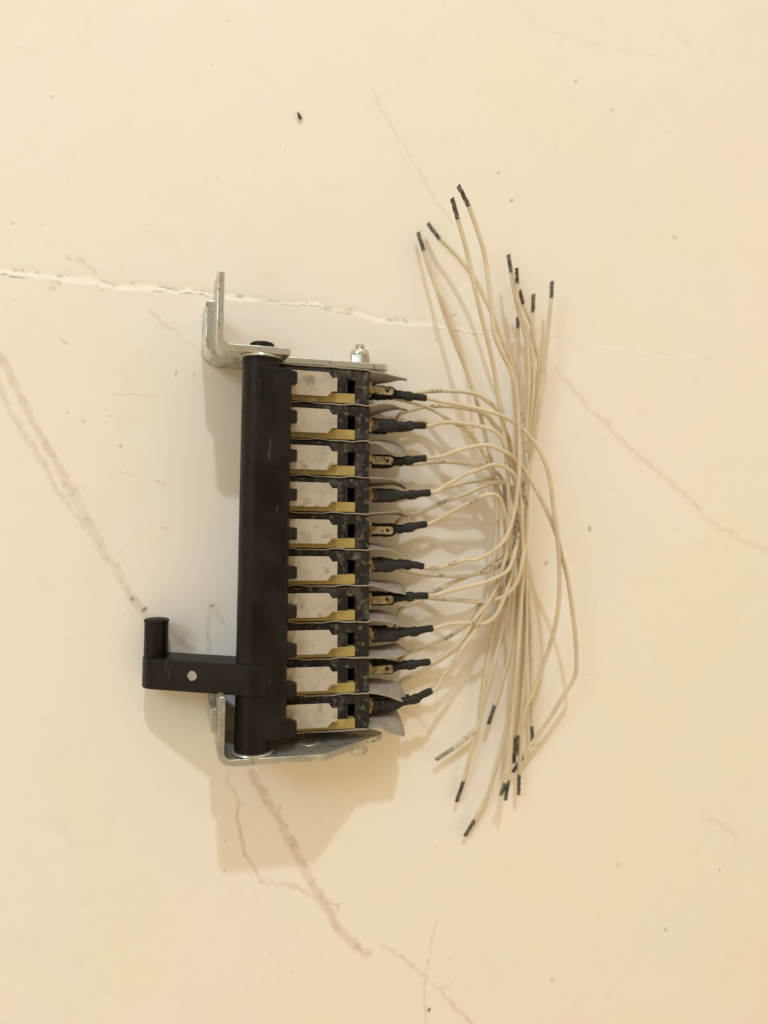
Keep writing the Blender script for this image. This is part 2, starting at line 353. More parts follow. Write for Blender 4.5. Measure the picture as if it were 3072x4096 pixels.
# ---------------------------------------------------------------- the switch bank
bank = bpy.data.objects.new('switch_bank', None); sc.collection.objects.link(bank); bank.location = BASE*MM
bank.empty_display_size = .02
bank['label'] = 'bank of ten black microswitches with a black lever shaft, zinc brackets and loose cream wires'
bank['category'] = 'switch bank'
DEVW = DEV                                       # children that are modelled in (u, v, w)

def arc(cx, cy, r, a0, a1, n=7): return [(cx+r*math.cos(math.radians(a)), cy+r*math.sin(math.radians(a))) for a in np.linspace(a0, a1, n)]
SL = .085                                        # how far the side flange leans out as it goes down
def lean(f): return lambda a, c, t: (a+(SL*(t-9) if True else 0), c, t)

# upper bracket: lug in the plane v = 46.2..48.05, flange rising at the left
def bracket(v_in, v_out, u_in, u_out, ftop, u_right, w_low):
    # outline of the bent sheet in (u, v)
    s = 1 if v_out > v_in else -1
    return None
g = Geo()
pts = [(-12.7, 46.25), (-12.7, 48.1)] + arc(-28.4, 49.9, 1.8, 270, 180) + [(-30.2, 66.3)] + [(-30.6, 66.8), (-31.7, 66.8), (-32.05, 66.3)] + arc(-28.6, 49.7, 3.45, 180, 270, 9)
g.prism(pts, -2.0, 9.0, lean(None))
pts2 = [(-13.9, 46.25), (-13.9, 48.1)] + arc(-28.4, 49.9, 1.8, 270, 180) + [(-30.2, 61.9), (-33.6, 61.9), (-33.9, 61.5)] + [(-28.6+5.3*math.cos(a), 50.3+4.05*math.sin(a)) for a in np.linspace(math.pi, 1.5*math.pi, 11)]
g.prism(pts2, -15.9, -2.0, lean(None))
# the plate that clamps the stack
g.prism([(-15.5, -2.2), (16.0, -2.2), (16.9, -3.2), (16.9, -6.0), (14.5, -12), (11, -15.9), (-8, -15.9), (-15.5, -15)], 46.3, 48.15, uwv)
ub = g.out('mounting_bracket', 'zinc', bank, DEVW, bevel=.28, seg=3)
ub['label'] = 'bent zinc bracket with a long side flange and a nut on it'
# lower bracket
g = Geo()
c0 = arc(-25.9, -58.7, 1.8, 180, 270)
pts = [(-20.1, -60.5)] + c0[::-1] + [(-27.7, -44.4), (-28.0, -43.9), (-29.1, -43.9), (-29.45, -44.4)] + arc(-26.0, -58.9, 3.45, 180, 270, 9) + [(-20.1, -62.35)]
g.prism(pts, -15.9, 9.0, lambda a, c, t: (a+.05*(t-9)*min(1, max(0, (-21-a)/3)), c, t))
g2 = [(-20.1, 9.0), (-1.2, 9.0), (8.5, 1.5), (18.3, -5.8), (18.6, -7.4), (17.6, -8.6), (14, -13), (8, -15.9), (-20.1, -15.9)]
g.prism(g2, -60.5, -62.35, uwv)
g.prism([(-29.4, -55.2), (-29.4, -48.2), (-31.1, -48.6), (-31.1, -54.6)], -12, 3.5, lambda a, c, t: (a+.05*(t-9), c, t))
lb = g.out('mounting_bracket', 'zincface', bank, DEVW, bevel=.28, seg=3)
lb['label'] = 'grimy zinc bracket with slanted corner and pressed rivet'
# pressed rivet in the lower bracket
g = Geo(); f = alongv(-4.2, -1.5)
g.lathe([(3.5, -62.3), (3.3, -63.1), (2.4, -63.7), (.4, -63.9)], f)
g.out('rivet', 'brass', lb, ang=50)
g = Geo(); g.lathe([(3.2, -60.52), (3.0, -60.25), (2.2, -60.2), (1.9, -60.45), (.1, -60.47)], f); g.out('rivet', 'zinc', lb, ang=60)
# through bolt and nut
g = Geo(); g.lathe([(3.0, -62.35), (3.0, -64.9), (2.5, -66.0), (1.3, -66.7), (.2, -66.8)], alongv(11.3, -6.6))
bo = g.out('clamp_bolt', 'zincface', bank, DEVW, ang=50)
g = Geo(); prof = []
t = 48.2
while t < 54.0: prof += [(1.45, t), (1.28, t+.28)]; t += .5
g.lathe(prof, alongv(9.1, -6.2), n=20); g.out('threaded_end', 'zinc', bo, ang=60)
g = Geo(); hexp = [(9.1+3.15*math.cos(math.radians(30+60*i)), -6.2+3.15*math.sin(math.radians(30+60*i))) for i in range(6)]
g.prism(hexp, 48.15, 50.7, lambda a, c, t: (a, t, c)); g.lathe([(2.75, 50.6), (2.75, 51.9), (2.4, 52.4), (1.5, 52.45)], alongv(9.1, -6.2))
g.out('nut', 'zinc', bo, bevel=.25)

# lever shaft
CU, CW, R = -20.15, 3.5, 4.9
g = Geo(); g.lathe([(R-.3, -60.3), (R, -59.9), (R, 45.8), (R-.3, 46.1)], alongv(CU, CW), n=48)
g.lathe([(3.3, 48.1), (3.3, 49.6), (2.9, 50.0)], alongv(CU+.3, CW), n=28); g.lathe([(3.2, -62.4), (3.2, -63.0), (2.6, -63.2)], alongv(CU+.2, CW), n=28)
sh = g.out('lever_shaft', 'plastic', bank, DEVW)
g = Geo()
g.prism([(-20.3, -2.0), (-13.2, -2.0), (-12.15, -.8), (-12.15, 7.3), (-12.9, 8.28), (-20.3, 8.28)], -56.2, 42.9, lambda a, c, t: (a+.55*(42.9-t)/99*(1 if a > -16 else 0), t, c))
g.out('cam_rib', 'plastic', sh, bevel=.35)
g = Geo(); g.prism(stadium(-14.5, -9.35, 1.2, 8.2, left=False), 0, 3.3, uwv)
lob = g.out('cam_lobe', 'plastic', sh, Matrix.Translation((-.95*MM, 39.25*MM, 0)), bevel=.3)
for k in range(1, 10):
    c = lob.copy(); sc.collection.objects.link(c); c.parent = sh; c.matrix_local = Matrix.Translation(((-.95+.21*k)*MM, (39.25-10.56*k)*MM, 0))
for a, b_ in ((45.55, 46.2), (-60.45, -59.85)):
    g = Geo(); g.lathe([(5.0, a), (5.75, a+.1), (5.85, (a+b_)/2), (5.75, b_-.05), (5.0, b_)], alongv(CU, CW), n=48, cap=True); g.out('washer', 'zinc', sh)
g = Geo(); g.prism([(-15.2, 45.3), (-15.2, 43.2)], 0, 0, uvw) if False else None

# lever arm with its handle pin
# the arm hangs down to the left of the shaft; along, across (v) and through the arm
AD = math.radians(29.6); ca_, sa_ = math.cos(AD), math.sin(AD)
def armf(a, c, t):
    # a: distance from the shaft axis towards the free end, c: thickness direction, t: position along v
    return (CU-a*ca_-c*sa_, -36.1-t*(1+.03*a/33)-a*.018, CW-a*sa_+c*ca_)
g = Geo(); g.prism(stadium(-4.6, 33.6, -5.2, 5.2, left=True, right=True, n=11), 0, 8.2, armf)
g.lathe([(5.1, -44.6), (5.5, -44.2), (5.5, -36.5), (5.1, -36.1)], alongv(CU, CW), n=40)
lv = g.out('lever_arm', 'plastic', bank, DEVW, bevel=.35)
pu, pw = -46.5, 5.6-LIFT
g = Geo(); g.lathe([(3.1, -39.0), (3.3, -38.0), (3.25, -27.1), (3.45, -27.0), (3.45, -26.5), (3.1, -26.2)], alongv(pu, pw), n=36)
g.lathe([(2.2, -26.25), (2.0, -26.05)], alongv(pu, pw), n=30)
g.out('handle_pin', 'plastic', lv)
g = Geo(); g.prism([(15.7+1.5*r_*math.cos(a), 3.75+1.35*r_*math.sin(a)) for a, r_ in zip(np.linspace(0, 5.6, 9), (1, .9, 1.03, .92, 1, .95, .98, 1.04, .9))], 5.17, 5.26, lambda a, c, t: armf(a, t, c))
g.out('paint_dot', 'ink', lv)

# microswitches --------------------------------------------------
PITCH, V0, UR, UST = 10.27, 45.5, 10.92, .23
def rowm(i): return Matrix.Translation(((UR+UST*i)*MM, (V0-PITCH*i)*MM, 0))
g = Geo()
g.prism([(-27.8, -.25), (0, -.25), (0, -9.95), (-4.2, -9.95), (-4.2, -3.1), (-6.95, -3.1), (-6.95, -6.98), (-27.8, -6.98)], -15.5, 0, uvw)
ms = g.out('microswitch', 'housing', bank, DEVW @ rowm(0), bevel=.4, seg=3)
g = Geo(); g.box(-27.7, -4.22, -9.95, -7.0, -15.4, -3.2); g.box(-6.93, -4.22, -6.96, -3.12, -15.2, -7.5); g.out('switch_base', 'dark', ms, smooth=False)
g = Geo(); g.box(-27, -4.22, -9.85, -7.05, -3.0, .12); g.out('insulating_strip', 'yellow', ms, bevel=.12)
g = Geo(); g.prism([(-7.15, .25), (-6.5, .2), (-6.25, -.5), (-6.35, -4), (-7.0, -4), (-7.15, -.3)], -6.9, -3.25, uwv); g.out('plunger_guide', 'sleeve', ms, bevel=.1)
g = Geo()
g.prism([(-24, -1.85), (-12.2, -1.85), (-11.2, -3.3), (-9.75, -3.3), (-9.75, -7.05), (-11.2, -7.05), (-12.5, -8.55), (-24, -8.55)], 1.75, 2.15, uvw)
g.prism([(-24, 2.15), (-24, 1.7), (-26.8, .3), (-27.2, .3), (-27.2, .8)], -8.3, -2.1, uwv)
g.prism([(-9.9, -3.6), (-9.75, -3.6), (-9.75, -6.7), (-9.9, -6.7)], 0, 1.75, uvw)
g.out('actuator_plate', 'nickel', ms, bevel=.06)
WB = -4.0
def hole_blade(u0, u1, vc, hv, w0, w1, hu, hr, g):
    """flat tab: a plain box, then a chamfered end plate with a round hole"""
    um = hu-1.3; g.box(u0, um, vc-hv, vc+hv, w0, w1)
    c = .5; cor = [(um-hu, -hv), (u1-c-hu, -hv), (u1-hu, -hv+c), (u1-hu, hv-c), (u1-c-hu, hv), (um-hu, hv)]
    angs = sorted([math.atan2(y, x) for x, y in cor]+[2*math.pi*(k+.5)/24-math.pi for k in range(24)]); n = len(angs); b = len(g.v); outl = []
    for a in angs:
        dx, dy = math.cos(a), math.sin(a); k = 1e9
        for p, q_ in zip(cor, cor[1:]+cor[:1]):
            ex, ey = q_[0]-p[0], q_[1]-p[1]; den = dx*ey-dy*ex
            if abs(den) > 1e-9:
                t = (p[0]*ey-p[1]*ex)/den
                if t > 0: k = min(k, t)
        outl.append((hu+k*dx, vc+k*dy))
    for w_ in (w0, w1):
        g.v += [(x, y, w_) for x, y in outl]; g.v += [(hu+hr*math.cos(a), vc+hr*math.sin(a), w_) for a in angs]
    for i in range(n):
        j = (i+1) % n
        g.f += [(b+i, b+j, b+n+j, b+n+i), (b+2*n+i, b+3*n+i, b+3*n+j, b+2*n+j), (b+i, b+2*n+i, b+2*n+j, b+j), (b+n+i, b+n+j, b+3*n+j, b+3*n+i)]
copies = [(ms, [c for c in ms.children])]
for i in range(1, 10):
    c = ms.copy(); sc.collection.objects.link(c); c.parent = bank; c.matrix_local = DEVW @ rowm(i)
    for ch in copies[0][1]:
        d = ch.copy(); sc.collection.objects.link(d); d.parent = c; d.matrix_local = ch.matrix_local.copy()
    copies.append((c, []))
BL = [-1.2, 0, -.2, 0, .0, 0, 1.6, 0, 2.6, 0]
for i in range(10):
    g = Geo(); vc = -4.75; g.box(-.4, 1.5, vc-2.15, vc+2.2, WB-.75, WB)
    if i % 2 == 0:
        k = math.tan(math.radians(BL[i])); hole_blade(1.5, 8.05, vc, 1.12, WB-.8, WB, 6.3, .52, g)
        g.v = [(x, y+max(x-1.5, 0)*k, z) for x, y, z in g.v]
    else: g.box(1.5, 7.5, vc-1.1, vc+1.1, WB-.8, WB)
    g.out('terminal_tab', 'brass', copies[i][0], smooth=False)
    g = Geo(); g.box(-.4, 6.5, vc-1.1, vc+1.1, -9.0, -8.2); g.box(-.4, 6.0, vc-1.1, vc+1.1, -11, -10.2); g.out('terminal_tab', 'brass', copies[i][0])

# insulating sheets --------------------------------------------------
SH = [
 ([(1480,1484),(1530,1492),(1570,1503),(1600,1510),(1628,1516)], [(1480,1545),(1510,1536),(1560,1528),(1595,1520),(1628,1522)]),
 ([(1480,1622),(1530,1614),(1569,1618),(1601,1630),(1629,1637)], [(1480,1668),(1510,1655),(1560,1642),(1600,1637),(1629,1643)]),
 ([(1480,1771),(1514,1775),(1557,1803),(1595,1815),(1620,1822)], [(1480,1768),(1530,1762),(1580,1770),(1612,1795),(1621,1817)]),
 ([(1480,1911),(1530,1913),(1577,1920),(1610,1935),(1625,1953)], [(1480,1945),(1520,1942),(1565,1938),(1600,1946),(1623,1957)]),
 ([(1480,2053),(1530,2050),(1590,2046),(1610,2052),(1630,2060)], [(1480,2063),(1530,2058),(1580,2058),(1610,2064),(1630,2066)]),
 ([(1480,2195),(1530,2198),(1577,2205),(1600,2215),(1630,2223)], [(1480,2173),(1530,2183),(1573,2194),(1600,2211),(1629,2219)]),
 ([(1480,2339),(1520,2350),(1570,2367),(1600,2372),(1624,2378)], [(1480,2320),(1520,2322),(1570,2326),(1605,2338),(1624,2370)]),
 ([(1480,2482),(1530,2484),(1577,2494),(1605,2504),(1630,2508)], [(1480,2440),(1520,2442),(1570,2456),(1600,2480),(1629,2504)]),
 ([(1480,2629),(1530,2632),(1570,2632),(1600,2624),(1630,2615)], [(1480,2587),(1530,2582),(1580,2574),(1605,2585),(1632,2608)]),
 ([(1480,2772),(1520,2778),(1560,2788),(1590,2800),(1625,2810)], [(1480,2714),(1530,2718),(1580,2728),(1605,2750),(1627,2795)]),
 ([(1480,2914),(1520,2910),(1550,2925),(1590,2938),(1618,2946)], [(1478,2850),(1530,2845),(1580,2840),(1600,2870),(1620,2935)]),
]
def crom(P, m=8):
    P = [Vector(p) for p in P]; P = [P[0]*2-P[1]]+P+[P[-1]*2-P[-2]]; out = []
    for k in range(1, len(P)-2):
        a, b, c, d = P[k-1:k+3]
        for s_ in range(m):
            t = s_/m; out.append(.5*((2*b)+(c-a)*t+(2*a-5*b+4*c-d)*t*t+(-a+3*b-3*c+d)*t**3))
    out.append(P[-2]); return out
for i, (T, B) in enumerate(SH):
    g = Geo(); vb = V0-PITCH*i+.05; ur = UR+UST*i; cols = []
    ph = rng.uniform(0, 6.3)
    for u in np.linspace(-26, -.6, 34):
        wv = .16*math.sin(u*.42+ph)+.11*math.sin(u*.93+2*ph)
        if i in (0, 10): wv *= .4
        cols.append((Vector((ur+u, vb+wv, .42)), Vector((ur+u, vb+wv*.3, -14.5))))
    Tp = crom([dev(x, y, (2.8 if i == 10 else .3)-.9*k) for k, (x, y) in enumerate(T)]); Bp = crom([dev(x, y, -9.5+.6*k) for k, (x, y) in enumerate(B)])
    for a, b_ in zip(Tp, Bp): cols.append((a, b_))
    NW = 6; th = .3
    rows = [[a.lerp(b_, s_/NW) for s_ in range(NW+1)] for a, b_ in cols]
    rings = []
    for k, r in enumerate(rows):
        nxt = rows[min(k+1, len(rows)-1)]; prv = rows[max(k-1, 0)]
        tg = (nxt[0]-prv[0]).normalized(); nr = Vector((-tg.y, tg.x, 0)).normalized()*th/2
        # thin towards the curled end stays as thick as the sheet
        rings.append([p+nr for p in r]+[p-nr for p in r[::-1]])
    g.rings(rings); g.out('insulating_sheet', 'paper', bank, DEVW, ang=50)

# heat shrink sleeves and wires --------------------------------------------------
def frames(P):
    n = len(P); T = [(P[min(i+1, n-1)]-P[max(i-1, 0)]).normalized() for i in range(n)]
    up = Vector((0, 0, 1)); A = []
    x = T[0].cross(up); x = x.normalized() if x.length > 1e-4 else Vector((1, 0, 0))
    for t in T:
        x = (x-t*x.dot(t)).normalized(); A.append((x, x.cross(t)*-1))
    return T, A
def resample(P, step):
    d = [0]
    for a, b_ in zip(P, P[1:]): d.append(d[-1]+(b_-a).length)
    n = max(2, int(round(d[-1]/step))); out = []; k = 0
    for s_ in np.linspace(0, d[-1], n+1):
        while k < len(d)-2 and d[k+1] < s_: k += 1
        t = (s_-d[k])/max(d[k+1]-d[k], 1e-9); out.append(P[k].lerp(P[k+1], min(t, 1)))
    return out
SLV = [ # bulge, end (photo px), sheath plane w
 ((1640,1586),(1704,1593)), ((1641,1703),(1702,1703)), ((1635,1842),(1703,1833)), ((1651,1979),(1720,1971)), ((1637,2110),(1706,2096)),
 ((1649,2259),(1693,2267)), ((1641,2386),(1710,2383)), ((1665,2525),(1730,2513)), ((1637,2660),(1719,2648)), ((1657,2797),(1727,2762))]
def sleeve(i, parent, lower=False, end=None):
    ur, vb = UR+UST*i, V0-PITCH*i
    if lower: w0 = -10.6; w1 = -10.6; a = Vector((ur+1.2, vb-4.75, w0)); P = [a, a+Vector((6.0, 0, 0)), a+Vector((9.5, .1, 0)), a+Vector((13.5, .3, .3))]
    else:
        w0 = -8.0 if i % 2 == 0 else -4.3
        bx, ex = SLV[i]; w1 = w0+(3.0 if i % 2 == 0 else .3)
        a = Vector((ur+1.75, vb-4.75, w0)); bl = dev(*bx, w1); en = dev(*ex, w1)
        P = [a, a+Vector((5.2, 0, 0)), a.lerp(bl, .68)*.6+(a+Vector((7, 0, 0)))*.4, bl, bl.lerp(en, .5)+Vector((0, .12, 0)), en]
    P = resample(crom(P, 10), .42); n = len(P); T, A = frames(P); rings = []
    Lt = n*.42
    for k, p in enumerate(P):
        s_ = k*Lt/n; f = k/(n-1); sb = 0
        if lower: keys = [(0, 2.0, 1.25), (.42, 2.0, 1.25), (.55, 1.2, 1.1), (.72, 1.15, 1.1), (.8, 1.35, 1.3), (.88, 1.05, 1.05), (1, 1.0, 1.0)]
        else:
            keys = [(0, 2.02, 1.35), (.36, 2.05, 1.35), (.49, 1.25, 1.2), (.61, 1.15, 1.15), (.655, 1.5, 1.45), (.73, 1.52, 1.5), (.775, 1.08, 1.12), (.97, 1.06, 1.08), (1, .98, 1.0)]
        for (f0, a0, b0), (f1, a1, b1) in zip(keys, keys[1:]):
            if f0 <= f <= f1: t = (f-f0)/(f1-f0); t = t*t*(3-2*t); ra, rb = a0+(a1-a0)*t, b0+(b1-b0)*t; break
        wob = 1+.035*math.sin(k*.9+i)+.03*math.sin(k*.37+2*i)
        x, y = A[k]; ring = []
        for q_ in range(20):
            an = 2*math.pi*q_/20; c, s2_ = math.cos(an), math.sin(an)
            pw = .8 if f < .45 else 1
            cx_ = math.copysign(abs(c)**pw, c); sy_ = math.copysign(abs(s2_)**pw, s2_)
            pp = p+x*(ra*wob*cx_)+y*(rb*wob*sy_)
            if k < 3 and not lower: pp = pp+T[k]*(1.7*(pp.z-p.z)/1.3*(1-k/3))     # mouth cut on a slant
            ring.append(pp)
        rings.append(ring)
    g = Geo(); g.rings(rings)
    for side in range(1):
        o = g.out('heat_shrink_sleeve', 'sleeve', parent, DEVW if parent == bank else Matrix(), ang=60)
    if not lower and i % 2 == 1:
        c0 = sum((Vector(p) for p in rings[0]), Vector())/20
        g = Geo(); g.rings([[c0+(Vector(p)-c0)*s_+T[0]*-.06 for p in rings[0]] for s_ in (.86, .3)]); g.out('crimp_end', 'mouth', o)
    return d2w(P[-1]), (d2w(P[-1])-d2w(P[-3])).normalized(), o

RW = .65
def interp_z(P, zk):
    d = [0]
    for a, b_ in zip(P, P[1:]): d.append(d[-1]+math.hypot(b_[0]-a[0], b_[1]-a[1]))
    return [float(np.interp(x/d[-1], [k for k, _ in zk], [z for _, z in zk])) for x in d]
def tube(name, P, rad, mat, parent, marks=(), n=12, ridge=None):
    P = resample(P, .5); T, A = frames(P); rings = []
    for k, p in enumerate(P):
        x, y = A[k]; ring = []
        for q_ in range(n):
            an = 2*math.pi*q_/n; r = rad
            if ridge: r = rad*(1+ridge*(math.sin(an+k*.5*ridge_f)))
            ring.append(p+x*r*math.cos(an)+y*r*math.sin(an)-BASE)
        rings.append(ring)
    g = Geo(); g.rings(rings); o = g.out(name, mat, parent, ang=60)
    if marks:
        at = o.data.color_attributes.new('mark', 'FLOAT_COLOR', 'POINT'); arr = np.zeros((len(o.data.vertices), 4), np.float32); arr[:, 3] = 1
        pr = np.array([toph(p) for p in P])
        for (x0, y0, x1, y1, kind, st) in marks:
            k0 = int(np.argmin(np.hypot(pr[:, 0]-x0, pr[:, 1]-y0))); k1 = int(np.argmin(np.hypot(pr[:, 0]-x1, pr[:, 1]-y1)))
            if k0 > k1: k0, k1 = k1, k0
            for k in range(max(k0, 0), min(k1, len(P)-1)+1): arr[k*n:(k+1)*n, kind] = np.maximum(arr[k*n:(k+1)*n, kind], st)
        at.data.foreach_set('color', arr.ravel())
    return o
ridge_f = 2.2
def tip(P0, P1, style, parent):
    """bared, blackened end: P0 where it leaves the insulation, P1 its free end"""
    d = P1-P0; L_ = d.length; N = max(8, int(L_/.16)); P = [P0+d*(k/N)-d.normalized()*.25*(k == 0) for k in range(N+1)]
    T, A = frames(P); rings = []; n = 16
    for k, p in enumerate(P):
        x, y = A[k]; ring = []; s_ = k/N
        for q_ in range(n):
            an = 2*math.pi*q_/n; r = .62
            if style == 'twist':
                ph = (an+s_*L_*2.5) % (2*math.pi); r *= .60 if ph < 1.3 else 1.08
            elif style == 'half': r *= 1-.28*max(0, math.sin(s_*L_*3.4))*(1 if math.cos(an) < 0 else 0)
            else: r *= 1+.05*math.sin(an*3+s_*9)
            ring.append(p+x*r*math.cos(an)+y*r*math.sin(an)+d.normalized()*(k == N)*.18*math.cos(an)-BASE)
        rings.append(ring)
    g = Geo(); g.rings(rings); g.out('bared_tip', 'silver' if style == 'silver' else 'tip', parent, ang=55)

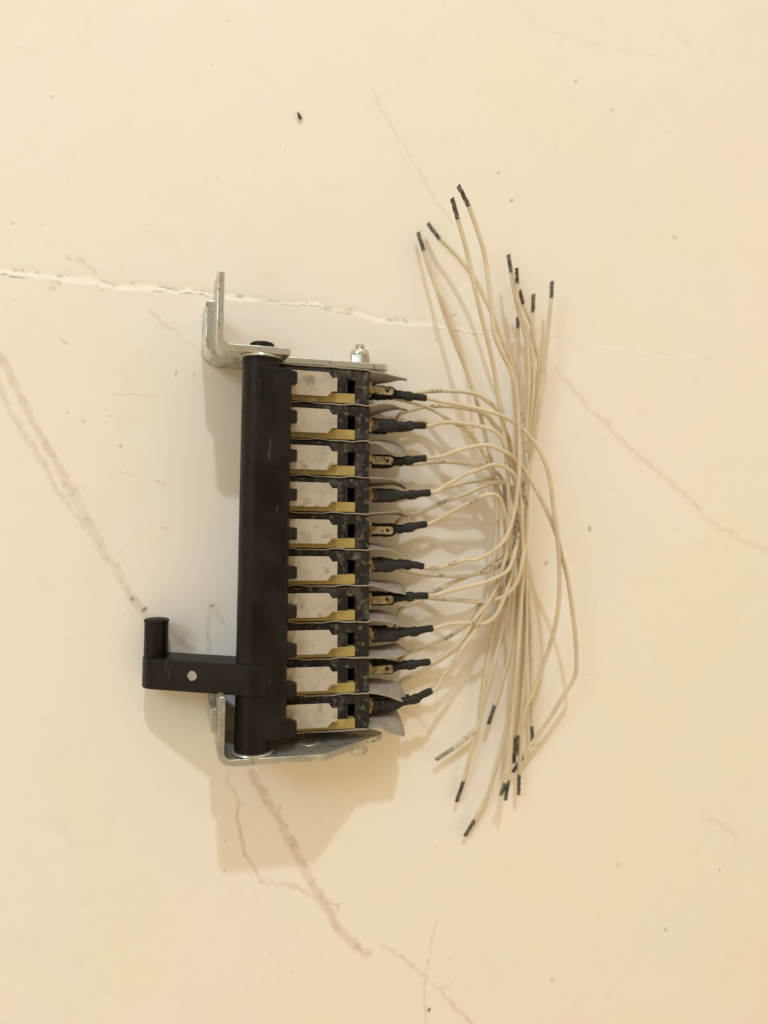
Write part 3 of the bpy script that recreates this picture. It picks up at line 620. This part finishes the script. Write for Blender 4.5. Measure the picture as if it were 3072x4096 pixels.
# each wire: (switch row, True if it leaves the lower terminal), photo points, heights, tip (x, y, z at free end), tip style, marks
DIRT = lambda x0, y0, x1, y1, s=1.: (x0, y0, x1, y1, 1, s*.8)
INK = lambda x0, y0, x1, y1: (x0, y0, x1, y1, 0, .7)
WR = [
 (0, 0, [(1800,1612),(1900,1632),(2000,1660),(2070,1700),(2130,1760),(2172,1830),(2200,1920),(2215,2040),(2230,2155),(2238,2270),(2236,2400),(2223,2495),(2201,2576),(2171,2666),(2139,2753),(2103,2834),(2088,2900),(2082,2992),(2077,3094)], [(0,18),(.12,24),(.3,25),(.6,19),(.85,9),(1,5)], (2075,3178,4), 'half', []),
 (0, 1, [(1600,1586),(1665,1572),(1721,1565),(1793,1563),(1865,1568),(1913,1580),(1950,1604),(1984,1633),(2004,1669),(2020,1717),(2035,1753),(2049,1801),(2060,1850),(2068,1920),(2077,2050),(2086,2200),(2091,2400),(2092,2600),(2085,2750),(2074,2890),(2063,2950)], [(0,9),(.1,15),(.25,18),(.5,10),(1,6)], (2056,3051,5), 'plain', [INK(1725,1565,1765,1562)]),
 (0, 2, [(1570,1590),(1636,1606),(1684,1620),(1745,1645),(1793,1678),(1841,1705),(1889,1746),(1918,1784),(1950,1845),(1970,1890),(1985,1935),(2005,1990),(2022,2050),(2031,2119),(2036,2230),(2028,2360),(2019,2454),(1998,2563),(1979,2644),(1957,2725),(1935,2807),(1911,2915),(1895,2961),(1879,3032),(1854,3124)], [(0,10),(.12,17),(.25,16),(.5,8),(1,3)], (1827,3205,1.6), 'plain', [DIRT(1944,1830,1956,1858),DIRT(1970,1890,2031,2090,.9)]),
 (1, 0, [(1769,1690),(1841,1692),(1913,1703),(1962,1717),(1990,1734),(2010,1760),(2030,1820),(2050,1890),(2072,1980),(2093,2100),(2105,2250),(2117,2400),(2122,2536),(2125,2650),(2126,2753),(2127,2903)], [(0,17),(.15,21),(.35,17),(.7,8),(1,5)], (2130,2984,4.5), 'plain', []),
 (1, 1, [(1545,1672),(1600,1657),(1660,1637),(1708,1627),(1781,1624),(1860,1633),(1913,1645),(1950,1666),(1972,1693),(1996,1722),(2015,1765),(2040,1830),(2062,1930),(2078,2080),(2078,2250),(2071,2400),(2066,2560),(2059,2700),(2047,2800),(2035,2870),(2019,2941),(1997,3023),(1976,3094),(1954,3175),(1938,3205),(1900,3278)], [(0,9),(.1,13),(.25,15),(.5,9),(1,2.6)], (1860,3344,1.5), 'half', [INK(1722,1624,1765,1622)]),
 (2, 0, [(1769,1825),(1817,1806),(1889,1787),(1938,1780),(1974,1786),(2011,1804),(2045,1821),(2069,1845),(2093,1874),(2117,1910),(2141,1953),(2177,2022),(2209,2095),(2230,2155),(2250,2230),(2270,2312),(2284,2400),(2301,2536),(2306,2658),(2299,2706),(2275,2752),(2253,2785),(2198,2875),(2150,2942),(2092,3028)], [(0,17),(.15,22),(.4,20),(.7,12),(1,5)], (2052,3088,3), 'plain', []),
 (2, 1, [(1590,1858),(1660,1857),(1721,1848),(1817,1848),(1889,1857),(1938,1864),(1972,1881),(2008,1915),(2020,1990),(2022,2150),(2012,2300),(1992,2420),(1979,2481),(1962,2576),(1946,2671),(1934,2760),(1926,2850),(1914,2900),(1884,2934),(1835,2977),(1812,2993)], [(0,8),(.15,13),(.35,10),(.7,6),(1,4)], (1743,3040,3), 'silver', [INK(1740,1848,1780,1847),DIRT(1890,2930,1830,2982,.6)]),
 (3, 0, [(1769,1951),(1817,1922),(1865,1895),(1913,1879),(1940,1868),(1972,1859),(2008,1862),(2035,1879),(2059,1900),(2078,1960),(2088,2080),(2093,2250),(2086,2400),(2075,2560),(2062,2720),(2047,2890),(2040,2990),(2034,3118)], [(0,16),(.15,22),(.3,22),(.5,13),(1,9)], (2022,3200,9), 'plain', []),
 (3, 1, [(1600,2000),(1680,1978),(1781,1951),(1841,1934),(1913,1922),(1974,1915),(2030,1945),(2060,2020),(2074,2150),(2078,2300),(2080,2450),(2072,2650),(2055,2820),(2041,2960),(2021,3130)], [(0,7),(.15,12),(.3,13),(.5,11),(1,9)], (2004,3181,9), 'plain', []),
 (4, 0, [(1793,2054),(1877,2010),(1925,1986),(1962,1977),(1991,1984),(2012,2020),(2030,2100),(2046,2250),(2052,2400),(2049,2481),(2046,2563),(2036,2630),(2017,2698),(1990,2780),(1979,2820)], [(0,16),(.2,21),(.4,16),(.7,8),(1,5)], (1954,2896,4.5), 'plain', [INK(1880,2005,1915,1990)]),
 (4, 1, [(1550,2092),(1600,2078),(1696,2042),(1769,2010),(1865,1974),(1925,1946),(1986,1929),(2033,1940),(2058,1968),(2078,2050),(2098,2200),(2106,2400),(2106,2560),(2098,2700),(2085,2850),(2072,2940)], [(0,8),(.2,16),(.4,17),(.6,11),(1,7)], (2064,3020,6), 'plain', [INK(1748,2020,1790,2002)]),
 (5, 0, [(1745,2272),(1805,2256),(1865,2239),(1900,2238),(1948,2218),(1989,2191),(2020,2155),(2042,2107),(2057,2046),(2069,1974),(2077,1886),(2078,1813),(2077,1741),(2074,1681),(2071,1608),(2064,1560),(2042,1480),(2006,1408),(1978,1336),(1966,1237),(1954,1130),(1936,1010),(1910,923),(1875,824)], [(0,17),(.15,22),(.4,25),(.7,28),(1,26)], (1833,742,25), 'twist', [INK(1728,2278,1750,2272),INK(1795,2262,1832,2250),DIRT(1696,2284,1722,2276,.7)]),
 (5, 1, [(1560,2262),(1600,2275),(1636,2285),(1696,2297),(1793,2304),(1865,2304),(1913,2295),(1948,2285),(1996,2266),(2020,2244),(2035,2210),(2050,2160),(2066,2110),(2085,2000),(2096,1900),(2103,1750),(2110,1650),(2116,1540),(2115,1440),(2108,1362),(2090,1301),(2074,1241),(2064,1205),(2045,1092)], [(0,9),(.15,14),(.3,15),(.6,10),(1,10)], (2033,1019,9), 'plain', [DIRT(1905,2299,1940,2287),DIRT(1960,2280,2020,2240,.8),DIRT(2058,2140,2078,2040,.9)]),
 (6, 0, [(1745,2379),(1793,2365),(1889,2341),(1948,2326),(2004,2300),(2035,2276),(2054,2227),(2066,2179),(2074,2143),(2086,2083),(2093,2030),(2098,1990),(2106,1940),(2112,1874),(2107,1838),(2098,1765),(2090,1700),(2088,1669),(2086,1596),(2083,1524),(2076,1458),(2071,1362),(2071,1316)], [(0,16),(.2,20),(.4,17),(.7,9),(1,6)], (2072,1266,6), 'plain', [DIRT(2088,1660,2112,1874,.8),DIRT(2105,1940,2066,2179,.7)]),
 (6, 1, [(1640,2385),(1713,2391),(1769,2396),(1841,2401),(1925,2408),(1960,2401),(2008,2389),(2045,2360),(2074,2312),(2090,2239),(2103,2167),(2106,2071),(2108,1994),(2113,1934),(2122,1862),(2133,1801),(2145,1717),(2157,1633),(2170,1548),(2177,1482),(2185,1398),(2192,1325),(2199,1253),(2205,1195)], [(0,10),(.15,14),(.35,18),(.6,11),(1,9)], (2208,1125,9), 'plain', [INK(1738,2393,1778,2397)]),
 (7, 1, [(1561,2455),(1600,2443),(1648,2417),(1684,2400),(1718,2372),(1757,2357),(1805,2333),(1853,2314),(1905,2290),(1950,2262),(1984,2239),(2016,2212),(2045,2150),(2068,2060),(2092,1950),(2106,1800),(2120,1680),(2134,1550),(2130,1420),(2110,1330),(2090,1270),(2069,1200),(2069,1136)], [(0,9),(.1,10),(.3,13),(.6,9),(1,11)], (2066,1072,12), 'half', [INK(1735,2366,1762,2354)]),
 (7, 0, [(1793,2496),(1853,2491),(1889,2492),(1913,2498),(1954,2486),(1990,2450),(2028,2360),(2058,2250),(2080,2100),(2098,1950),(2112,1800),(2128,1660),(2148,1536),(2156,1482),(2156,1434),(2143,1391),(2134,1350),(2129,1301),(2112,1260),(2093,1217)], [(0,17),(.15,17),(.4,12),(.7,8),(1,8)], (2078,1160,8), 'plain', [DIRT(1885,2490,1920,2498,.8)]),
 (8, 1, [(1560,2640),(1631,2612),(1696,2588),(1769,2559),(1817,2533),(1865,2496),(1889,2460),(1918,2419),(1960,2385),(2010,2330),(2048,2240),(2073,2100),(2090,1950),(2113,1780),(2126,1650),(2132,1550),(2133,1450),(2129,1338),(2131,1252)], [(0,9),(.15,12),(.4,12),(.7,7),(1,8)], (2134,1176,8), 'plain', [INK(1774,2557,1808,2538)]),
 (8, 0, [(1769,2627),(1805,2598),(1841,2564),(1865,2528),(1901,2472),(1938,2429),(1975,2370),(2005,2290),(2026,2200),(2035,2100),(2035,2000),(2030,1898),(2025,1825),(2018,1753),(2008,1681),(1996,1608),(1978,1488),(1954,1376),(1926,1265),(1899,1149),(1875,1042),(1855,959),(1831,876)], [(0,16),(.2,17),(.5,20),(.8,28),(1,28)], (1808,793,28), 'twist', []),
 (9, 1, [(1600,2733),(1672,2692),(1733,2656),(1793,2617),(1841,2583),(1875,2540),(1905,2480),(1945,2420),(1990,2330),(2030,2220),(2055,2080),(2068,1900),(2070,1750),(2064,1620),(2049,1482),(2035,1429),(2001,1342),(1972,1265),(1936,1188),(1905,1125),(1863,1066),(1811,1006),(1760,957)], [(0,9),(.2,12),(.5,10),(.8,12),(1,5)], (1711,894,2.5), 'plain', []),
 (9, 0, [(1769,2709),(1805,2660),(1841,2605),(1865,2569),(1901,2520),(1935,2440),(1962,2320),(1980,2200),(1988,2080),(1984,1960),(1966,1850),(1952,1789),(1938,1729),(1921,1657),(1897,1572),(1872,1500),(1855,1456),(1815,1356),(1779,1257),(1747,1157),(1712,1058),(1696,1006)], [(0,16),(.2,16),(.5,12),(.8,8),(1,3.5)], (1672,930,2), 'plain', []),
]
for n_, (row, low, P, zk, tp, style, marks) in enumerate(WR):
    zs = interp_z(P, zk); zs = [z*.72+.3 for z in zs]
    if low: zs = [z+(min(z, 6.2)-z)*float(np.interp(x, [1725, 1830], [1, 0])) if k < 9 else z for k, (z, (x, y)) in enumerate(zip(zs, P))]
    Q = [px(x, y, z) for (x, y), z in zip(P, zs)]
    if low:
        ur, vb = UR+UST*row, V0-PITCH*row
        a = d2w(Vector((ur+10, vb-4.75, -10.4))); a2 = d2w(Vector((ur+7, vb-4.75, -10.5)))
        if low == 2: a = d2w(Vector((ur+9, vb-6.0, -8.5))); a2 = d2w(Vector((ur+6.5, vb-5.6, -8.5)))
        Q = [q_ for q_ in Q if q_.x > a.x+1.5]; Q = [a2, a]+Q
        wo = tube('wire', crom(Q, 10), RW, 'wire', bank, marks or [(0, 0, 0, 0, 0, 0)])
        sleeve(row, wo, True) if False else None
        slv = None
        sleeve(row, bank, True) if low == 1 else None
    else:
        e_, dr, slv = sleeve(row, bank)
        Q = [e_-dr*1.0, e_+dr*1.2]+Q
        wo = tube('wire', crom(Q, 10), RW, 'wire', bank, marks or [(0, 0, 0, 0, 0, 0)])
    end = Q[-1]; tip(end, px(tp[0], tp[1], tp[2]*.72+.7), style, wo)
    if (row, low) == (5, 1):
        cu = bpy.data.curves.new('printed_marking', 'FONT'); cu.body = '4.303'; cu.size = 1.12*MM; cu.extrude = .01*MM; cu.align_x = 'CENTER'; cu.align_y = 'CENTER'; cu.space_character = 1.05
        tmp = bpy.data.objects.new('tmp', cu); sc.collection.objects.link(tmp); bpy.context.view_layer.update()
        mt = bpy.data.meshes.new_from_object(tmp.evaluated_get(bpy.context.evaluated_depsgraph_get())); bpy.data.objects.remove(tmp)
        mt.materials.clear(); mt.materials.append(M['print'])
        to = bpy.data.objects.new('printed_marking', mt); sc.collection.objects.link(to); to.parent = wo
        c = px(1768, 2301.5, 1)
        zz = float(np.interp(1768, [p[0] for p in P[:8]], zs[:8])); c = px(1768, 2301.5, zz)+Vector((0, .1, RW+.03))-BASE
        to.matrix_local = Matrix.Translation(c*MM) @ Matrix.Rotation(math.radians(180-3.5), 4, 'Z')

# ---------------------------------------------------------------- crumbs on the tabletop
def crumb(name, x, y, a, b_, c, rot, mat, label, cat):
    g = Geo(); prof = [(math.sin(t)*1.0, -math.cos(t)) for t in np.linspace(.15, math.pi-.15, 9)]
    g.lathe(prof, lambda p, q_, t: (t*a*(1+.08*math.sin(q_*5)), p*b_*(1+.15*math.sin(t*4)), q_*c), n=14)
    p = px(x, y, 0); p.z = -.75*0+c*.85
    o = g.out(name, mat, None, Matrix.Translation(p*MM) @ Matrix.Rotation(math.radians(rot), 4, 'Z'))
    o['label'] = label; o['category'] = cat
crumb('crumb', 1197, 467, 1.15, .5, .4, -62, 'crumb', 'dark red-brown seed-like crumb alone on the upper part of the tabletop', 'crumb')
crumb('crumb', 1716, 4037, .55, .32, .28, 60, 'grit', 'tiny black crumb beside the thin vein at the bottom edge', 'crumb')
crumb('crumb', 1823, 1389, .42, .35, .3, 20, 'grit', 'tiny dark crumb touching a cream wire below the seam', 'crumb')
